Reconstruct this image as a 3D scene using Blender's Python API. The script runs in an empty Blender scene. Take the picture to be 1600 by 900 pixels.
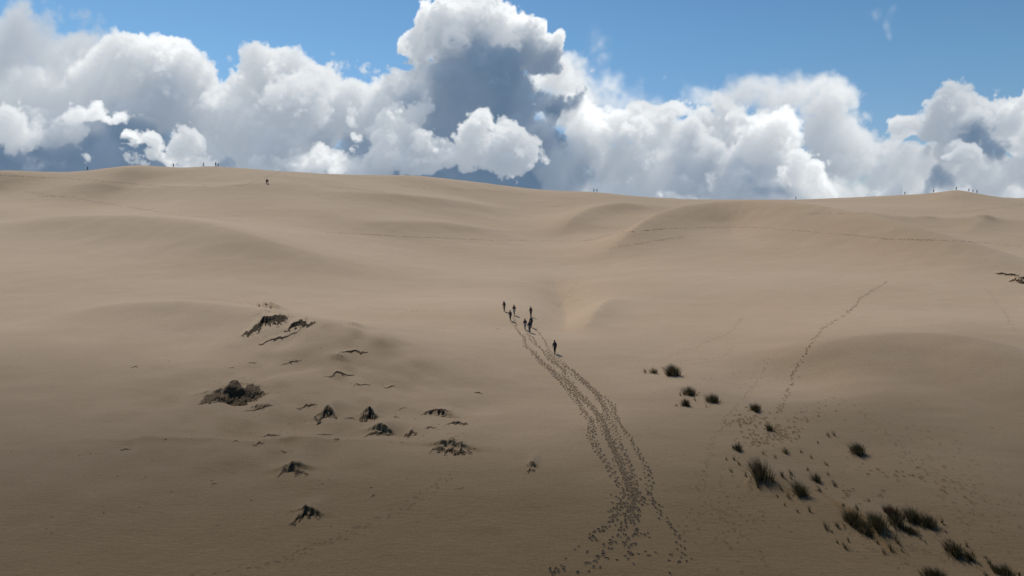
import bpy, bmesh, math, random
import numpy as np
from mathutils import Vector, Matrix

# ------------------------------------------------------------------ camera, sun, exposure
sc = bpy.context.scene
CAM_Z = 22.0
F_PX = 1100.0                      # focal length in pixels of a 1600 px wide picture
PITCH = math.radians(6.5)
cam_d = bpy.data.cameras.new("camera"); cam = bpy.data.objects.new("camera", cam_d)
sc.collection.objects.link(cam); sc.camera = cam
cam.location = (0, 0, CAM_Z); cam.rotation_euler = (math.pi / 2 - PITCH, 0, 0)
cam_d.sensor_width = 36.0; cam_d.lens = 36.0 * F_PX / 1600.0
cam_d.clip_start = 0.5; cam_d.clip_end = 30000

SUN_EL = math.radians(48); SUN_AZ = math.radians(-31)      # azimuth from +Y toward +X: ahead and to the left
SUN_W = 4.7; SKY_W = 0.082; CLOUD_W = 0.93
to_sun = Vector((math.sin(SUN_AZ) * math.cos(SUN_EL), math.cos(SUN_AZ) * math.cos(SUN_EL), math.sin(SUN_EL)))
sun_d = bpy.data.lights.new("sun", 'SUN'); sun = bpy.data.objects.new("sun", sun_d)
sc.collection.objects.link(sun); sun.rotation_euler = to_sun.to_track_quat('Z', 'Y').to_euler()
sun_d.energy = SUN_W; sun_d.angle = math.radians(0.53); sun_d.color = (1.0, 0.91, 0.79)
sc.view_settings.view_transform = 'Standard'; sc.view_settings.look = 'None'
sc.view_settings.gamma = 1.0; sc.view_settings.exposure = 0.0
sc.cycles.use_denoising = True
sc.cycles.max_bounces = 5; sc.cycles.diffuse_bounces = 3; sc.cycles.transparent_max_bounces = 4

# ------------------------------------------------------------------ clouds: a small volume solver that fills the sky

# ---- CLOUDS BEGIN
CU0,CU1,CW0,CW1=-1.05,1.05,-0.02,0.54      # gnomonic window of the sky: u = x/y, w = z/y
CLOUD_SCALE=1100.0
def blur1(a,k=1):
    for _ in range(k):
        a=(a+np.roll(a,1,0)+np.roll(a,-1,0))/3; a=(a+np.roll(a,1,1)+np.roll(a,-1,1))/3
    return a
def bspline(n,cell,off):
    """matrix that lifts a lattice of random numbers to n samples (cubic B-spline)"""
    t=np.arange(n)/cell+off; i=np.floor(t).astype(int); f=t-i
    m=i.max()+4
    w=[(1-f)**3/6,(3*f**3-6*f**2+4)/6,(-3*f**3+3*f**2+3*f+1)/6,f**3/6]
    return (i,[q.astype(np.float32) for q in w]),m
def box(a,r):
    for ax in (0,1):
        c=np.cumsum(np.pad(a,[(r+1,r) if k==ax else (0,0) for k in (0,1)],mode='edge'),ax,dtype=np.float64)
        a=((c[2*r+1:]-c[:-2*r-1]) if ax==0 else (c[:,2*r+1:]-c[:,:-2*r-1]))/(2*r+1)
    return a.astype(np.float32)
class Noise3:
    def __init__(s,h,w,depth,cell,cz,rng):
        s.A,mh=bspline(h,cell,rng.random()); s.B,mw=bspline(w,cell,rng.random()); s.cz=cz
        s.L=(rng.random((int(depth/cz)+6,mh,mw),dtype=np.float32)*2-1)*2.2
    def at(s,z):
        t=z/s.cz; i=int(t); f=t-i; w=((1-f)**3/6,(3*f**3-6*f**2+4)/6,(-3*f**3+3*f**2+3*f+1)/6,f**3/6)
        l=sum(w[k]*s.L[i+k] for k in range(4))*1.5
        i,w=s.B; l=sum(l[:,i+k]*w[k] for k in range(4))
        i,w=s.A; return sum(l[i+k]*w[k][:,None] for k in range(4))
def make_clouds(blobs,NZ=72,DZ=6.0,seed=4):
    rng=np.random.default_rng(seed)
    W=int((CU1-CU0)*CLOUD_SCALE); H=int((CW1-CW0)*CLOUD_SCALE)
    u=(CU0+(np.arange(W)+.5)/CLOUD_SCALE)[None,:]; w=(CW0+(np.arange(H)+.5)/CLOUD_SCALE)[:,None]
    cp,sp=math.cos(PITCH),math.sin(PITCH)
    d=cp-w*sp                       # depth along the optical axis of the direction (u,1,w)
    PX=800+F_PX*u/d; PY=450-F_PX*(sp+w*cp)/d+0*u
    depth=NZ*DZ
    octs=[(110,.28),(52,.38),(25,.36),(12,.29),(6,.19),(3.0,.11)]
    N=[(Noise3(H,W,depth,c,max(c,DZ),rng),a) for c,a in octs]
    fine=Noise3(H,W,depth,5,9,rng)
    wx=Noise3(H,W,depth,38,38,rng); wy=Noise3(H,W,depth,38,38,rng)
    wx2=Noise3(H,W,depth,14,14,rng); wy2=Noise3(H,W,depth,14,14,rng)
    tau=np.zeros((H,W),np.float32); T=np.ones((H,W),np.float32); C=np.zeros((H,W,3),np.float32)
    su=np.array([-.36,.74,.57]); sx=su[0]/su[2]*DZ*CLOUD_SCALE/F_PX; sy=su[1]/su[2]*DZ*CLOUD_SCALE/F_PX
    step=DZ/su[2]
    suncol=np.array([1.0,.985,.965]); 
    for iz in range(NZ-1,-1,-1):
        z=(iz+.5)*DZ
        Fm=np.full((H,W),-1.2,np.float32); wt=np.full((H,W),1e-6,np.float32)
        Bm=np.zeros((H,W),np.float32); Sm=np.zeros((H,W),np.float32); Dm=np.zeros((H,W),np.float32)
        hit=False
        PX1=PX+17*wx.at(z)+8*wx2.at(z); PY1=PY+13*wy.at(z)+7*wy2.at(z); zz=z
        for (cx,cy,rx,ry,cz,rz,dens,soft,br) in blobs:
            if abs(z-cz)>1.7*rz: continue
            # pixel window of this blob
            xs=np.where(np.abs((PX[H//4]-cx)/rx)<2.2)[0]; ys=np.where(np.abs((PY[:,W//2]-cy)/ry)<2.6)[0]
            if len(xs)==0 or len(ys)==0: continue
            hit=True
            a=(slice(ys[0],ys[-1]+1),slice(xs[0],xs[-1]+1))
            q=np.sqrt(((PX1[a]-cx)/rx)**2+((PY1[a]-cy)/ry)**2+((z-cz)/rz)**2)
            f=((1-q)*(.35+.65*min(rx,ry,45)/45)).astype(np.float32)
            e=np.exp(np.minimum((4.5 if br<.6 else 7)*(1-q),20)); wt[a]+=e; Bm[a]+=e*br; Sm[a]+=e*soft; Dm[a]+=e*dens
            Fm[a]=np.maximum(Fm[a],f)
        if hit:
            nb=np.zeros((H,W),np.float32)
            for k,(n,am) in enumerate(N):
                v=n.at(z); nb+=am*((np.abs(v)-.42)*1.25 if k>0 else v*.6)
            Sm/=wt; Dm/=wt; Bm=box(box(Bm,7),7)/box(box(wt,7),7)
            Bm=Bm*(1+.17*N[1][0].at(z)+.26*N[2][0].at(z)*(Bm<.6))
            x=(Fm+.62*nb*np.clip(1.25-Sm,.4,1))/np.maximum(Sm*1.08,.02)
            x=np.clip(x,0,1); dn=x*x*(3-2*x)*Dm
            dn=dn*(1+.25*fine.at(z)*Sm*2)
            dn=np.maximum(dn,0)
            # light from the sun after multiple scattering, and from the sky above
            t=tau
            I=.42*np.exp(-2.1*t)+.40*np.exp(-.24*t)+.20*np.exp(-.05*t)
            up=np.flipud(np.cumsum(np.flipud(dn),0))*.055
            amb=.85+.15*np.exp(-up)
            S=np.empty((H,W,3),np.float32)
            fr=1.06*I*Bm; am=amb*(.95-.40*np.clip(fr,0,1))
            for c,(cs,ca) in enumerate(((.77,.118),(.755,.212),(.71,.350))): S[...,c]=cs*fr+ca*am
            a=np.exp(-dn*DZ*.16)
            C=C*a[...,None]+S*(1-a)[...,None]; T*=a
            tau=tau+dn*step*.021
        # carry the optical depth to the next nearer slab
        tau=shift(tau,-sx,-sy); 
        if iz%3==0: tau=blur1(tau,1)
    return C,1-T,PX,PY
def shift(a,dx,dy):
    """value at p comes from p-(dx,dy) reversed: samples a toward the sun"""
    ix=math.floor(-dx); fx=-dx-ix
    a=(1-fx)*np.roll(a,ix,1)+fx*np.roll(a,ix+1,1)
    iy=math.floor(dy); fy=dy-iy
    b=(1-fy)*np.roll(a,iy,0)+fy*np.roll(a,iy+1,0)
    b[-int(abs(dy)+2):]=0; b[:,:4]=0; b[:,-4:]=0
    return b

# cx, cy, rx, ry, depth, rdepth, density, softness, brightness   (photo px)
B=[]
def b(cx,cy,rx,ry,z,rz,dens=1,soft=.25,br=1): B.append((cx,cy,rx,ry,z,rz,dens,soft,br))
import random as _r
_r.seed(5)
def puff(cx,cy,rx,ry,z,n=9,dens=1.3,br=1.1,soft=.18):
    b(cx,cy,rx*.8,ry*.75,z,min(rx,30)*.8,dens,soft+.04,br)
    for k in range(n):
        t=math.pi*(_r.uniform(-.08,1.08)); q=_r.uniform(.55,.95); s=_r.uniform(.22,.42)*min(rx,ry)*1.1
        b(cx+rx*q*math.cos(t)*.9,cy-ry*q*math.sin(t)*.9+ry*.15,s*1.1,s,z+_r.uniform(-10,10),s,dens,soft,br*_r.uniform(.95,1.06))
# far haze bank low on the horizon
b(100,280,380,45,400,40,1,.6,.30); b(480,290,250,45,400,40,1,.6,.75)
b(780,300,330,45,400,40,1,.6,.35)
b(1160,320,300,60,400,40,1,.7,.85); b(1580,325,190,50,400,40,.8,.7,.85)
b(-300,290,300,60,400,40,.8,.7,.7); b(1900,300,260,60,400,40,.8,.7,.7)
b(-100,330,500,70,420,30,1.4,.6,.3); b(500,345,500,70,420,30,1.4,.6,.5); b(800,345,300,70,425,30,1.4,.6,.2); b(1050,340,330,90,420,30,1.5,.6,.85); b(1450,345,70,60,420,30,1.5,.6,.85); b(1650,350,260,75,420,30,1.2,.6,.8)
b(80,250,260,60,385,30,1.4,.5,.12)
# left mass
b(35,55,75,65,330,50,.45,.6,.72); b(95,95,90,55,330,50,.5,.55,.7); b(10,110,90,60,330,50,.5,.55,.7)
b(60,150,120,50,300,50,.8,.45,1)
b(185,105,60,48,300,50,1,.3,1); b(235,85,48,36,300,50,1,.22,1.05); b(290,110,52,42,300,50,1,.25,1)
b(150,150,75,50,290,50,1,.35,1); b(250,150,80,50,280,50,1,.35,.82)
b(330,150,50,50,290,50,1,.3,1); b(60,185,110,38,250,40,1,.35,1)
b(10,200,50,26,200,30,1,.3,.95); b(100,196,34,20,210,24,1,.3,1.05)
b(145,188,30,12,150,12,.8,.3,1.1); b(185,190,30,13,150,12,.8,.3,1.1)
b(100,235,180,48,345,34,1,.4,.12); b(190,215,90,55,262,26,1.1,.6,.10); b(120,240,90,34,240,22,1.0,.6,.2); b(30,240,60,26,240,22,.9,.6,.25); b(210,170,60,34,340,20,1,.4,.3)

puff(228,236,30,26,160,10); puff(268,240,36,26,160,10); puff(296,254,28,18,160,8); puff(205,258,22,14,160,6)
puff(128,260,20,12,150,8,1.0); b(50,262,36,12,160,14,.4,.5,.7)
b(330,262,26,18,190,16,1,.35,.45)
# centre-left bank
b(420,100,44,34,290,46,1,.22,1.05); b(465,115,50,36,290,50,1,.22,1.05); b(380,125,40,36,290,46,1,.25,1)
b(505,125,36,30,290,46,1,.22,1.05); b(375,185,100,66,270,60,1,.35,1); b(480,170,90,66,270,60,1,.35,1.05)
b(550,135,40,28,290,40,1,.22,1.05); b(590,140,40,28,285,40,1,.22,1.05); b(570,180,70,46,260,40,1,.28,1)
b(430,235,110,50,240,44,1,.35,1.05); b(345,225,60,50,250,44,1,.35,1)
b(630,150,50,40,280,40,1,.25,1.05); b(640,105,30,14,300,20,.8,.3,1.1); b(680,140,50,50,290,40,1,.3,1.05)
b(610,175,34,30,238,20,1,.35,.45)
b(440,226,46,20,226,14,.6,.6,.35); b(535,240,34,22,214,14,.6,.6,.35)
b(500,258,55,18,160,20,1,.25,1.1); b(400,262,60,22,180,20,1,.3,1.05); b(560,240,34,26,210,20,1,.35,.4)
# tower
b(740,75,66,66,300,50,1.4,.2,1); puff(684,40,34,40,300,14,1.4); puff(672,74,28,26,300,10,1.4)
b(735,18,32,26,300,36,1.4,.14,1.1); b(782,38,34,30,300,36,1.4,.14,1.1); b(765,14,26,20,300,30,1.4,.14,1.1)
puff(815,38,22,22,290,10,1.4,1.15); puff(832,74,34,18,285,12,1.4); puff(856,84,20,18,285,8,1.4); puff(790,60,24,22,285,8,1.4)
b(716,46,17,13,250,12,1.4,.14,1.12); b(731,40,12,11,250,12,1.4,.14,1.12); b(704,57,11,10,250,10,1.4,.14,1.1); b(722,58,10,8,250,10,1.4,.2,.7)
b(752,78,34,34,262,24,1.4,.45,.2); b(765,105,60,34,262,24,1.4,.4,.16); b(885,130,44,44,320,26,.9,.5,1.15); b(705,105,30,24,268,20,1.4,.4,.3)
b(772,130,66,60,280,44,1.4,.25,.12); b(735,120,50,55,262,30,1.3,.3,.22); b(835,105,44,22,280,26,1.3,.25,.25)
b(790,190,58,80,285,40,1.4,.28,.12); b(720,170,44,60,275,30,1.2,.4,.35)
b(690,200,44,34,270,24,1.2,.4,.25)
b(800,260,120,40,290,34,1.3,.35,.10); b(700,275,170,26,310,26,1.3,.35,.08)
b(845,232,36,50,225,34,1.2,.5,.22); b(878,272,44,32,225,30,1.1,.6,.34); b(822,185,28,50,240,30,1.2,.5,.2)
# bright small cumulus in front of the tower
puff(755,182,26,20,130,9); puff(790,195,26,20,130,8); puff(738,205,26,18,130,7); b(735,222,38,24,130,26,1.3,.22,1.12); b(762,172,20,12,128,14,1.2,.2,1.2); b(728,196,18,12,132,14,1.2,.2,1.15); b(790,205,30,26,130,24,1.3,.22,1.15)
b(800,235,22,24,130,22,1.3,.22,1.1); b(765,245,46,20,130,22,1.3,.22,1.1)
b(715,245,50,18,135,18,1.3,.22,1.15); b(665,240,50,20,140,20,1.3,.22,1.15); b(620,225,44,26,145,24,1.3,.22,1.15)
b(600,200,30,26,200,22,1.2,.25,1.1); b(640,192,26,24,200,22,1.2,.25,1.15)
b(580,262,26,15,150,14,1.2,.22,1.15); b(590,242,18,9,150,10,1,.25,1.1)
b(800,287,40,4,380,9,.4,.7,1.0)
# thin sheet right of the tower
b(890,125,50,50,350,24,.5,.7,1.1); b(930,150,90,36,350,20,.42,.8,1.1); b(990,160,110,24,350,20,.36,.9,1.1)
b(900,175,60,34,340,24,.5,.5,1.1)
b(920,75,26,34,370,16,.22,1.1,1); b(940,100,26,26,370,14,.2,1.1,1)
# right bank
b(905,185,34,24,300,30,.8,.4,1.1); b(945,205,40,26,250,40,1,.24,1.1); b(985,200,40,26,255,40,1,.24,1.1)
b(1055,182,46,18,285,30,1,.22,1.05); b(1030,215,70,36,270,50,1,.3,1.05); b(1110,205,60,34,275,50,1,.28,1.05)
b(1180,210,50,26,275,46,1,.24,1.08); b(1050,255,120,46,250,50,1,.35,1.0); b(1160,250,90,44,250,50,1,.35,1)
b(960,245,60,40,240,34,1,.35,.9); b(1000,290,130,32,230,40,1,.35,.95); b(1180,290,130,32,220,40,1,.35,.9)
b(925,262,40,34,235,20,.8,.6,.4); b(1035,225,28,26,222,12,.5,.7,.55); b(1080,265,40,18,205,12,.5,.7,.6)
b(1170,270,30,30,204,12,.5,.6,.5); puff(1243,266,32,17,180,9,1.1,.9); b(1275,290,36,16,180,20,1.2,.25,.95)
b(1180,295,50,12,170,10,.7,.5,.3)
# lens shaped sheet cloud
b(1150,148,130,28,350,26,.5,.75,1.1); b(1195,134,80,30,350,26,.5,.7,1.12); b(1240,150,80,36,345,30,.6,.7,1.1)
b(1290,175,56,44,340,36,.7,.6,1.05); b(1310,215,64,48,330,40,.8,.6,.95); b(1360,225,60,34,325,40,.7,.38,.92)
b(1350,262,90,26,320,36,.8,.4,.85); b(1420,265,70,34,320,36,.7,.45,.8)
puff(1386,294,18,14,180,8,1.0,1.05)
# right cumulus
b(1440,205,30,22,290,30,1,.22,1); b(1480,190,40,24,290,36,1,.22,1.05); b(1530,195,50,30,290,40,1,.25,1.05)
b(1490,230,60,34,280,36,1,.35,.92); b(1600,175,24,26,285,30,1,.2,1.1); b(1590,215,40,30,285,30,1,.3,1)
b(1543,222,30,22,250,16,1.1,.35,.12); b(1560,238,22,14,250,12,1.1,.35,.15)
puff(1508,240,24,18,200,9,1.1,.95); b(1530,262,30,16,200,14,1,.35,.7)
b(1550,280,110,30,290,36,1,.45,.82); b(1468,285,26,22,240,14,.8,.5,.45)
b(1700,220,110,80,290,50,1,.3,.95); b(1870,250,130,70,290,50,1,.3,.9)
b(-130,150,120,90,290,50,1,.3,.85); b(-320,220,150,90,290,50,1,.3,.85)
b(1362,20,20,16,370,14,.30,1.0,1); b(1386,38,14,16,370,12,.30,1.0,1)
b(1045,108,8,6,370,10,.08,.9,1)
BLOBS=[(q[0],q[1]+(16 if 170<q[0]<645 and q[1]<165 and q[4]>255 else 0))+q[2:] for q in B]


cl_c, cl_a, _, _ = make_clouds(BLOBS)
Hc, Wc = cl_a.shape
buf = np.ones((Hc, Wc, 4), np.float32); buf[..., :3] = cl_c; buf[..., 3] = cl_a
buf[:2, :, :] = 0; buf[-2:, :, :] = 0; buf[:, :2, :] = 0; buf[:, -2:, :] = 0
img = bpy.data.images.new("cloud_field", Wc, Hc, alpha=True, float_buffer=True, is_data=True)
img.alpha_mode = 'CHANNEL_PACKED'
img.pixels.foreach_set(buf.ravel()); img.update(); img.pack()

world = bpy.data.worlds.new("World"); sc.world = world; world.use_nodes = True
nt = world.node_tree; nt.nodes.clear(); N = nt.nodes.new; L = nt.links.new
def wmath(op, a, b=None, clamp=False):
    n = N('ShaderNodeMath'); n.operation = op; n.use_clamp = clamp
    for i, v in enumerate((a, b)):
        if v is None: continue
        if isinstance(v, (int, float)): n.inputs[i].default_value = v
        else: L(v, n.inputs[i])
    return n.outputs[0]
out = N('ShaderNodeOutputWorld'); sky = N('ShaderNodeTexSky'); sky.sky_type = 'NISHITA'
sky.sun_disc = False; sky.sun_elevation = SUN_EL; sky.sun_rotation = SUN_AZ
sky.altitude = 100; sky.air_density = 1.0; sky.dust_density = 0.15; sky.ozone_density = 2.2
tc = N('ShaderNodeTexCoord'); sep = N('ShaderNodeSeparateXYZ'); L(tc.outputs['Generated'], sep.inputs[0])
ysafe = wmath('MAXIMUM', sep.outputs[1], 0.05)
uu = wmath('DIVIDE', sep.outputs[0], ysafe); ww = wmath('DIVIDE', sep.outputs[2], ysafe)
tu = wmath('DIVIDE', wmath('SUBTRACT', uu, CU0), CU1 - CU0); tv = wmath('DIVIDE', wmath('SUBTRACT', ww, CW0), CW1 - CW0)
cmb = N('ShaderNodeCombineXYZ'); L(tu, cmb.inputs[0]); L(tv, cmb.inputs[1])
tex = N('ShaderNodeTexImage'); tex.image = img; tex.extension = 'CLIP'; tex.interpolation = 'Cubic'
L(cmb.outputs[0], tex.inputs[0])
front = wmath('GREATER_THAN', sep.outputs[1], 0.06)
alpha = wmath('MULTIPLY', tex.outputs['Alpha'], front)
inv = wmath('SUBTRACT', 1.0, alpha, True)
def vscale(c, f):
    n = N('ShaderNodeVectorMath'); n.operation = 'SCALE'; L(c, n.inputs[0]); L(f, n.inputs[3]); return n.outputs[0]
tint = N('ShaderNodeVectorMath'); tint.operation = 'MULTIPLY'; L(sky.outputs[0], tint.inputs[0])
low = N('ShaderNodeMapRange'); L(ww, low.inputs[0]); low.inputs[1].default_value = .0; low.inputs[2].default_value = .22
low.inputs[3].default_value = 0; low.inputs[4].default_value = 1
tm = N('ShaderNodeMix'); tm.data_type = 'RGBA'; L(low.outputs[0], tm.inputs[0]); tm.inputs[6].default_value = (.66, .74, 1.06, 1); tm.inputs[7].default_value = (.64, .90, 1.04, 1)
L(tm.outputs[2], tint.inputs[1])   # colour tint over the sky model, shifting with height
b1 = N('ShaderNodeBackground'); L(vscale(tint.outputs[0], inv), b1.inputs[0]); b1.inputs[1].default_value = SKY_W
b2 = N('ShaderNodeBackground'); L(vscale(tex.outputs['Color'], front), b2.inputs[0]); b2.inputs[1].default_value = CLOUD_W
add = N('ShaderNodeAddShader'); L(b1.outputs[0], add.inputs[0]); L(b2.outputs[0], add.inputs[1]); L(add.outputs[0], out.inputs[0])

# ------------------------------------------------------------------ helpers
random.seed(7); rng = np.random.default_rng(11)
cP, sP = math.cos(PITCH), math.sin(PITCH)
def pix_ray(px, py):
    u = (np.asarray(px, float) - 800) / F_PX; v = (450 - np.asarray(py, float)) / F_PX
    return u, cP + v * sP, -sP + v * cP
def pix_point(px, py, Y):
    x, y, z = pix_ray(px, py); t = Y / y
    return x * t, Y + 0 * x, CAM_Z + z * t
def link(o): sc.collection.objects.link(o); return o
def mesh_np(name, V, Fq, mat=None, smooth=True, attrs=None, origin=(0, 0)):
    """mesh from numpy vertices and quads/tris (all of one size)"""
    V = np.asarray(V, np.float32); Fq = np.asarray(Fq, np.int32)
    me = bpy.data.meshes.new(name); n, k = Fq.shape
    me.vertices.add(len(V)); me.vertices.foreach_set('co', V.ravel())
    me.loops.add(n * k); me.loops.foreach_set('vertex_index', Fq.ravel())
    me.polygons.add(n); me.polygons.foreach_set('loop_start', np.arange(0, n * k, k, dtype=np.int32))
    me.polygons.foreach_set('loop_total', np.full(n, k, np.int32))
    me.polygons.foreach_set('use_smooth', np.full(n, smooth, bool))
    if attrs:
        for an, av in attrs.items():
            a = me.attributes.new(an, 'FLOAT', 'POINT'); a.data.foreach_set('value', np.asarray(av, np.float32).ravel())
    if attrs is not None and 'near_shade' not in attrs:
        a = me.attributes.new('near_shade', 'FLOAT', 'POINT'); a.data.foreach_set('value', near_shade_at(V[:, 0] + origin[0], V[:, 1] + origin[1]).astype(np.float32))
    me.update(calc_edges=True); me.validate()
    if mat: me.materials.append(mat)
    return me
def tag(o, label=None, cat=None, group=None, kind=None):
    if label: o['label'] = label
    if cat: o['category'] = cat
    if group: o['group'] = group
    if kind: o['kind'] = kind
    return o
class Lattice:
    """smooth random field over the plane"""
    def __init__(s, seed, n=256): s.g = np.random.default_rng(seed).random((n, n)) * 2 - 1; s.n = n
    def __call__(s, x, y):
        i = np.floor(x).astype(int); j = np.floor(y).astype(int); fx = x - i; fy = y - j
        fx = fx ** 3 * (fx * (fx * 6 - 15) + 10); fy = fy ** 3 * (fy * (fy * 6 - 15) + 10); n = s.n
        g = s.g; a = g[i % n, j % n]; b = g[(i + 1) % n, j % n]; c = g[i % n, (j + 1) % n]; d = g[(i + 1) % n, (j + 1) % n]
        return (a * (1 - fx) + b * fx) * (1 - fy) + (c * (1 - fx) + d * fx) * fy
LA, LB, LC = Lattice(1), Lattice(2), Lattice(3)
def fbm(x, y, o=4, L_=LA):
    s = 0; a = 1.0
    for k in range(o): s = s + a * L_(x * 2 ** k + 17.3 * k, y * 2 ** k + 5.1 * k); a *= .5
    return s

# ------------------------------------------------------------------ materials
def new_mat(name):
    m = bpy.data.materials.new(name); m.use_nodes = True; t = m.node_tree
    b = t.nodes.get('Principled BSDF'); return m, t, b
def node(t, kind, **kw):
    n = t.nodes.new(kind)
    for k, v in kw.items(): setattr(n, k, v)
    return n
def noise_node(t, vec, scale, detail=4, rough=.55):
    n = node(t, 'ShaderNodeTexNoise'); n.inputs['Scale'].default_value = scale; n.inputs['Detail'].default_value = detail
    n.inputs['Roughness'].default_value = rough; t.links.new(vec, n.inputs['Vector']); return n.outputs['Fac']
def ramp(t, fac, stops):
    r = node(t, 'ShaderNodeValToRGB'); e = r.color_ramp.elements
    while len(e) < len(stops): e.new(.5)
    for k, (p, c) in enumerate(stops): e[k].position = p; e[k].color = (*c, 1)
    t.links.new(fac, r.inputs[0]); return r.outputs[0]
def mixc(t, f, a, b, mode='MIX'):
    n = node(t, 'ShaderNodeMix', data_type='RGBA', blend_type=mode)
    for s, v in ((n.inputs[0], f), (n.inputs[6], a), (n.inputs[7], b)):
        if isinstance(v, (int, float)): s.default_value = v
        elif isinstance(v, tuple): s.default_value = (*v, 1)
        else: t.links.new(v, s)
    return n.outputs[2]
def mathn(t, op, a, b=0.0, clamp=False):
    n = node(t, 'ShaderNodeMath', operation=op, use_clamp=clamp)
    for s, v in ((n.inputs[0], a), (n.inputs[1], b)):
        if isinstance(v, (int, float)): s.default_value = v
        else: t.links.new(v, s)
    return n.outputs[0]
SAND = (.279, .198, .117); SAND_PALE = (.338, .248, .163); SAND_SHADED = (.058, .035, .011)
def sand_colour(t, pos):
    mp = node(t, 'ShaderNodeMapping'); t.links.new(pos, mp.inputs[0]); mp.inputs['Scale'].default_value = (.35, 1, 1)
    big = noise_node(t, mp.outputs[0], .035, 3, .5)
    mid = noise_node(t, mp.outputs[0], .45, 5, .6)
    fine = noise_node(t, pos, 5.0, 4, .7)
    c = mixc(t, ramp(t, big, [(.35, (0, 0, 0)), (.7, (1, 1, 1))]), SAND, SAND_PALE)
    c = mixc(t, mathn(t, 'MULTIPLY', mathn(t, 'SUBTRACT', mid, .5), .9, False), c, (.38, .32, .235), 'MIX')
    c = mixc(t, .22, c, ramp(t, fine, [(.3, (.12, .09, .06)), (.7, (.42, .35, .26))]))
    # foreground falloff of light painted into the sand colour, darker and browner
    at_ = node(t, 'ShaderNodeAttribute', attribute_name='near_shade')
    c = mixc(t, at_.outputs['Fac'], c, mixc(t, .35, SAND_SHADED, ramp(t, fine, [(.3, (.043, .026, .008)), (.7, (.124, .082, .030))])))
    return c, mid, fine
m_sand, t, b = new_mat('sand')
geo = node(t, 'ShaderNodeNewGeometry')
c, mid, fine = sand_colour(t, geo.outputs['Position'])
def sand_surface(t, b):
    b.inputs['Roughness'].default_value = .95; b.inputs['Specular IOR Level'].default_value = .15
    b.inputs['Sheen Weight'].default_value = .18; b.inputs['Sheen Roughness'].default_value = .6; b.inputs['Sheen Tint'].default_value = (1, .9, .78, 1)
t.links.new(c, b.inputs['Base Color']); sand_surface(t, b)
def sand_height(t, pos):
    """wind ripples and grain"""
    mp = node(t, 'ShaderNodeMapping'); t.links.new(pos, mp.inputs[0]); mp.inputs['Scale'].default_value = (.5, 1.6, 1); mp.inputs['Rotation'].default_value = (0, 0, .35)
    rp = noise_node(t, mp.outputs[0], 2.2, 6, .62); gr = noise_node(t, pos, 9, 3, .7)
    return mathn(t, 'ADD', rp, mathn(t, 'MULTIPLY', gr, .35))
def sand_bump(t, b, h):
    bp = node(t, 'ShaderNodeBump'); bp.inputs['Strength'].default_value = .55; bp.inputs['Distance'].default_value = .10
    t.links.new(h, bp.inputs['Height']); t.links.new(bp.outputs[0], b.inputs['Normal'])
sand_bump(t, b, sand_height(t, geo.outputs['Position']))

# ------------------------------------------------------------------ terrain
CTRL = [  # photo px, photo py, forward distance
 (-500,900,42),(-500,700,62),(-500,600,82),(-500,500,115),(-500,430,150),(-500,365,195),(-500,300,258),(-500,280,275),
 (0,900,42),(0,780,51),(0,700,62),(0,600,82),(0,500,115),(0,430,150),(0,365,200),(0,330,228),(0,299,263),(0,268,277),
 (400,900,42),(400,740,56.5),(400,620,79),(400,500,119),(400,440,147),(400,400,172),(400,340,215),(400,286,257),(330,259,288),
 (200,302,262),(200,262,277),(500,330,222),(600,281,305),
 (800,900,43),(800,700,62.5),(800,620,79.5),(860,553,101),(800,490,124),(800,440,164),(800,400,202),(800,375,232),(800,345,268),(800,310,306),(760,287,332),
 (930,300,330),(1060,313,330),
 (1200,900,43),(1200,760,54),(1200,650,73),(1200,570,97),(1200,500,122),(1200,450,148),(1200,400,182),(1200,357,222),(1200,345,246),(1200,325,285),(1200,316,322),
 (1600,900,42),(1600,780,51),(1600,700,62),(1600,600,81),(1600,530,106),(1600,432,160),(1600,400,188),(1600,350,248),(1600,330,285),(1600,313,325),
 (1500,302,330),(1400,310,328),(1400,340,262),
 (2100,900,42),(2100,700,62),(2100,600,80),(2100,500,115),(2100,430,160),(2100,350,240),(2100,305,320)]
ca = np.array(CTRL, float); cx, cy, cz = pix_point(ca[:, 0], ca[:, 1], ca[:, 2])
extra = []
for X in np.linspace(-420, 420, 9):
    extra += [(X, 380, 26 if X > -60 else 31), (X, 450, 14), (X, 620, 4), (X, 8, -2), (X, -60, -2), (X, 27, -1.6)]
extra += [(-50, 312, 35.5), (-130, 303, 36), (-200, 300, 35), (-270, 300, 33)]
ex = np.array(extra); cx = np.r_[cx, ex[:, 0]]; cy = np.r_[cy, ex[:, 1]]; cz = np.r_[cz, ex[:, 2]]
S_ = 100.0
P = np.stack([cx, cy], 1) / S_
def tps(r2): return .5 * r2 * np.log(np.maximum(r2, 1e-12))
def solve_rbf(P, z):
    n = len(P); r2 = ((P[:, None] - P[None]) ** 2).sum(-1); K = tps(r2) + np.eye(n) * 2e-3
    A = np.zeros((n + 3, n + 3)); A[:n, :n] = K; A[:n, n] = 1; A[:n, n + 1:] = P; A[n, :n] = 1; A[n + 1:, :n] = P.T
    return np.linalg.solve(A, np.r_[z, 0, 0, 0])
wts = solve_rbf(P, cz)
def base_h(x, y):
    X = np.asarray(x, float).ravel() / S_; Y = np.asarray(y, float).ravel() / S_
    h = wts[-3] + wts[-2] * X + wts[-1] * Y
    for k in range(len(P)): h = h + wts[k] * tps((X - P[k, 0]) ** 2 + (Y - P[k, 1]) ** 2)
    return h.reshape(np.shape(x))
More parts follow.
